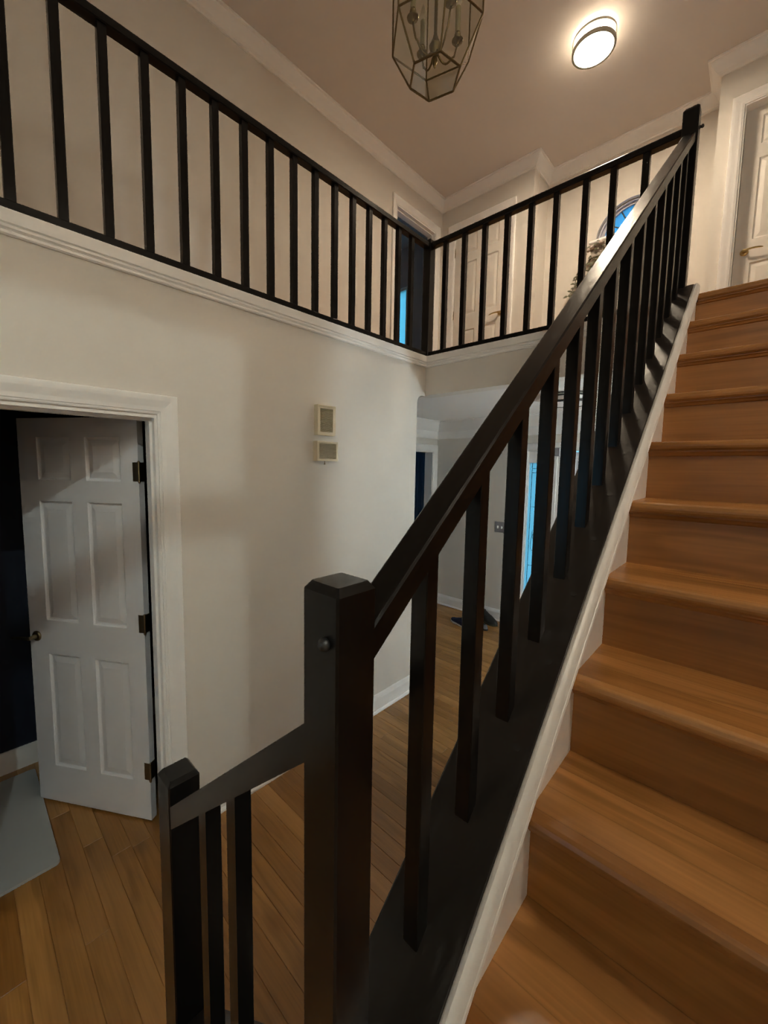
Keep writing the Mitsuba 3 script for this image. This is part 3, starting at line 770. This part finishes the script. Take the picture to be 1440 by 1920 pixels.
# shoes by the baseboard
def shoe(key, at, ang, L, mats, label, high=.075):
    """Lofted shoe with a sole, toe along local +x."""
    tag(key, label, 'shoe', )
    c, s = math.cos(ang), math.sin(ang)
    def world(r):
        return [(at[0] + x * c - y * s, at[1] + x * s + y * c, z) for x, y, z in r]
    st = np.linspace(-.5, .5, 15)
    def half(t):
        return L * (.135 + .045 * math.exp(-((t - .22) / .2) ** 2)) * math.sqrt(max(0.02, 1 - (abs(t) / .515) ** 5))
    up, so = [], []
    for t in st:
        w = half(t)
        h = high * (1.0 if t < -.1 else max(.42, 1.0 - (t + .1) * 1.35)) * (1 - .35 * max(0, (abs(t) - .42) / .08))
        up.append(world([(t * L, w * math.cos(q), .016 + h * max(0, math.sin(q)) ** .7 if math.sin(q) > 0 else .016) for q in np.linspace(0, PI, 9)]))
        so.append(world([(t * L * 1.03, w * 1.06 * a, z) for a, z in ((-1, .001), (1, .001), (1, .02), (-1, .02))]))
    put(key + '__upper', loft(up), mats[0], smooth=50)
    put(key + '__sole', loft(so), mats[1])
    op = [world([(t * L, half(t) * .55 * math.cos(q), high * .97 + .017 + .004 * math.sin(q)) for q in np.arange(8) * 2 * PI / 8]) for t in (-.40, -.30, -.20, -.12)]
    put(key + '__collar', loft(op), 'shoe_black', smooth=50)
shoe('shoe', (-2.02, 3.72), 2.75, .27, ('shoe_navy', 'sole_white'), 'dark navy shoe with pale sole on the oak floor, left one by the baseboard')
shoe('shoe_001', (-1.835, 4.035), -.42, .34, ('shoe_black', 'shoe_olive'), 'long black shoe lying close against the white baseboard', .11)
shoe('shoe_002', (-1.80, 3.80), 2.9, .22, ('shoe_grey', 'shoe_black'), 'small grey shoe in front of the long black shoe', .05)

# curtain seen through the foyer's side doorway
cur = [(-3.75 + .62 * t, 4.62 + .035 * math.sin(t * 44), 0) for t in np.linspace(0, 1, 61)]
put('curtain', loft([[(x, y, z) for x, y, _ in cur] + [(x, y + .006, z) for x, y, _ in cur[::-1]] for z in (.03, 2.32)]), 'blue_fabric', 'dark blue curtain hanging behind the white doorway of the foyer', 'curtain', smooth=50)
put('curtain_rod', tube([(-4.0, 4.62, 2.335), (-2.95, 4.62, 2.335)], .011, 10), 'black_metal', 'dark rod carrying the blue curtain', 'curtain rod', smooth=40)

# carved planter with flowers and a trailing vine under the arched window
tag('wall_planter', 'carved grey planter with trailing leafy vine on the wall under the arched window', 'planter')
pr = [(.0, 0), (.02, 0), (.05, .03), (.07, .10), (.085, .15), (.10, .165), (.10, .185), (0, .185)]
pl = prism([(-.32, 0), (.32, 0), (.345, .105), (.35, .125), (-.35, .125), (-.345, .105)], .11, ((WC, YA - .112, WZ - .195), X, Z, Y))
pl = pl.subdivide_to_size(.022)
from meshkit import noise as mnoise
mv = pl.vertices
dd = (mnoise(mv * 38, 3) - .5) * .022
pl.vertices = mv + np.c_[np.zeros(len(mv)), -np.abs(dd), dd * .2]
put('wall_planter__trough', pl, 'carved_stone', smooth=30)
rg = np.random.default_rng(5)
def leaf(c, size, d, up):
    d = np.asarray(d, float) / np.linalg.norm(d)
    up = np.asarray(up, float)
    s = np.cross(d, up)
    s /= np.linalg.norm(s)
    nn = np.cross(s, d)
    c = np.asarray(c, float)
    P = [c, c + d * size * .35 + s * size * .30 + nn * size * .05, c + d * size * .75 + s * size * .22, c + d * size - nn * size * .08, c + d * size * .75 - s * size * .22, c + d * size * .35 - s * size * .30 + nn * size * .05]
    top = np.array(P)
    bot = top - nn * .0015
    f = [(0, 1, 2), (0, 2, 3), (0, 3, 4), (0, 4, 5)]
    sid_ = [(i, (i + 1) % 6, (i + 1) % 6 + 6) for i in range(6)] + [(i, (i + 1) % 6 + 6, i + 6) for i in range(6)]
    return trimesh.Trimesh(np.vstack([top, bot]), f + [(a + 6, c_ + 6, b + 6) for a, b, c_ in f] + sid_, process=False)
for vn_, (x0, z0, x1, z1) in enumerate(((WC - .30, WZ - .14, WC - .56, WZ - .50), (WC - .30, WZ - .16, WC - .38, WZ - .62), (WC - .05, WZ - .16, WC - .16, WZ - .55), (WC + .22, WZ - .16, WC + .34, WZ - .5))):
    t = np.linspace(0, 1, 12)
    pts = [(x0 + (x1 - x0) * a + .02 * math.sin(a * 9 + vn_), YA - .10 + .05 * a, z0 + (z1 - z0) * a ** 1.1) for a in t]
    put('wall_planter__vine', tube(pts, .0035, 6), 'leaf_green', smooth=True)
    for a in range(1, 12):
        for s in (-1, 1):
            c = np.array(pts[a])
            put('wall_planter__leaf', leaf(c, rg.uniform(.035, .06), (s * rg.uniform(.4, 1), -rg.uniform(.1, .6), rg.uniform(-.9, .3)), (0, -1, .4)), 'leaf_green')
for i in range(16):
    c = (WC - .36 + .045 * i + rg.uniform(-.02, .02), YA - .13 + rg.uniform(-.02, .03), WZ - .10 + rg.uniform(-.05, .015))
    m = sphere(c, rg.uniform(.018, .028), (1, 1, .8), 2)
    m.vertices += (mnoise(np.asarray(m.vertices) * 90, 2)[:, None] - .5) * .012
    put('wall_planter__flower', m, 'flower_pink', smooth=30)
    for s in range(3):
        put('wall_planter__leaf', leaf(np.array(c) + rg.uniform(-.03, .03, 3), rg.uniform(.03, .05), (rg.uniform(-1, 1), -.5, rg.uniform(-.9, .5)), (0, -1, .5)), 'leaf_green')
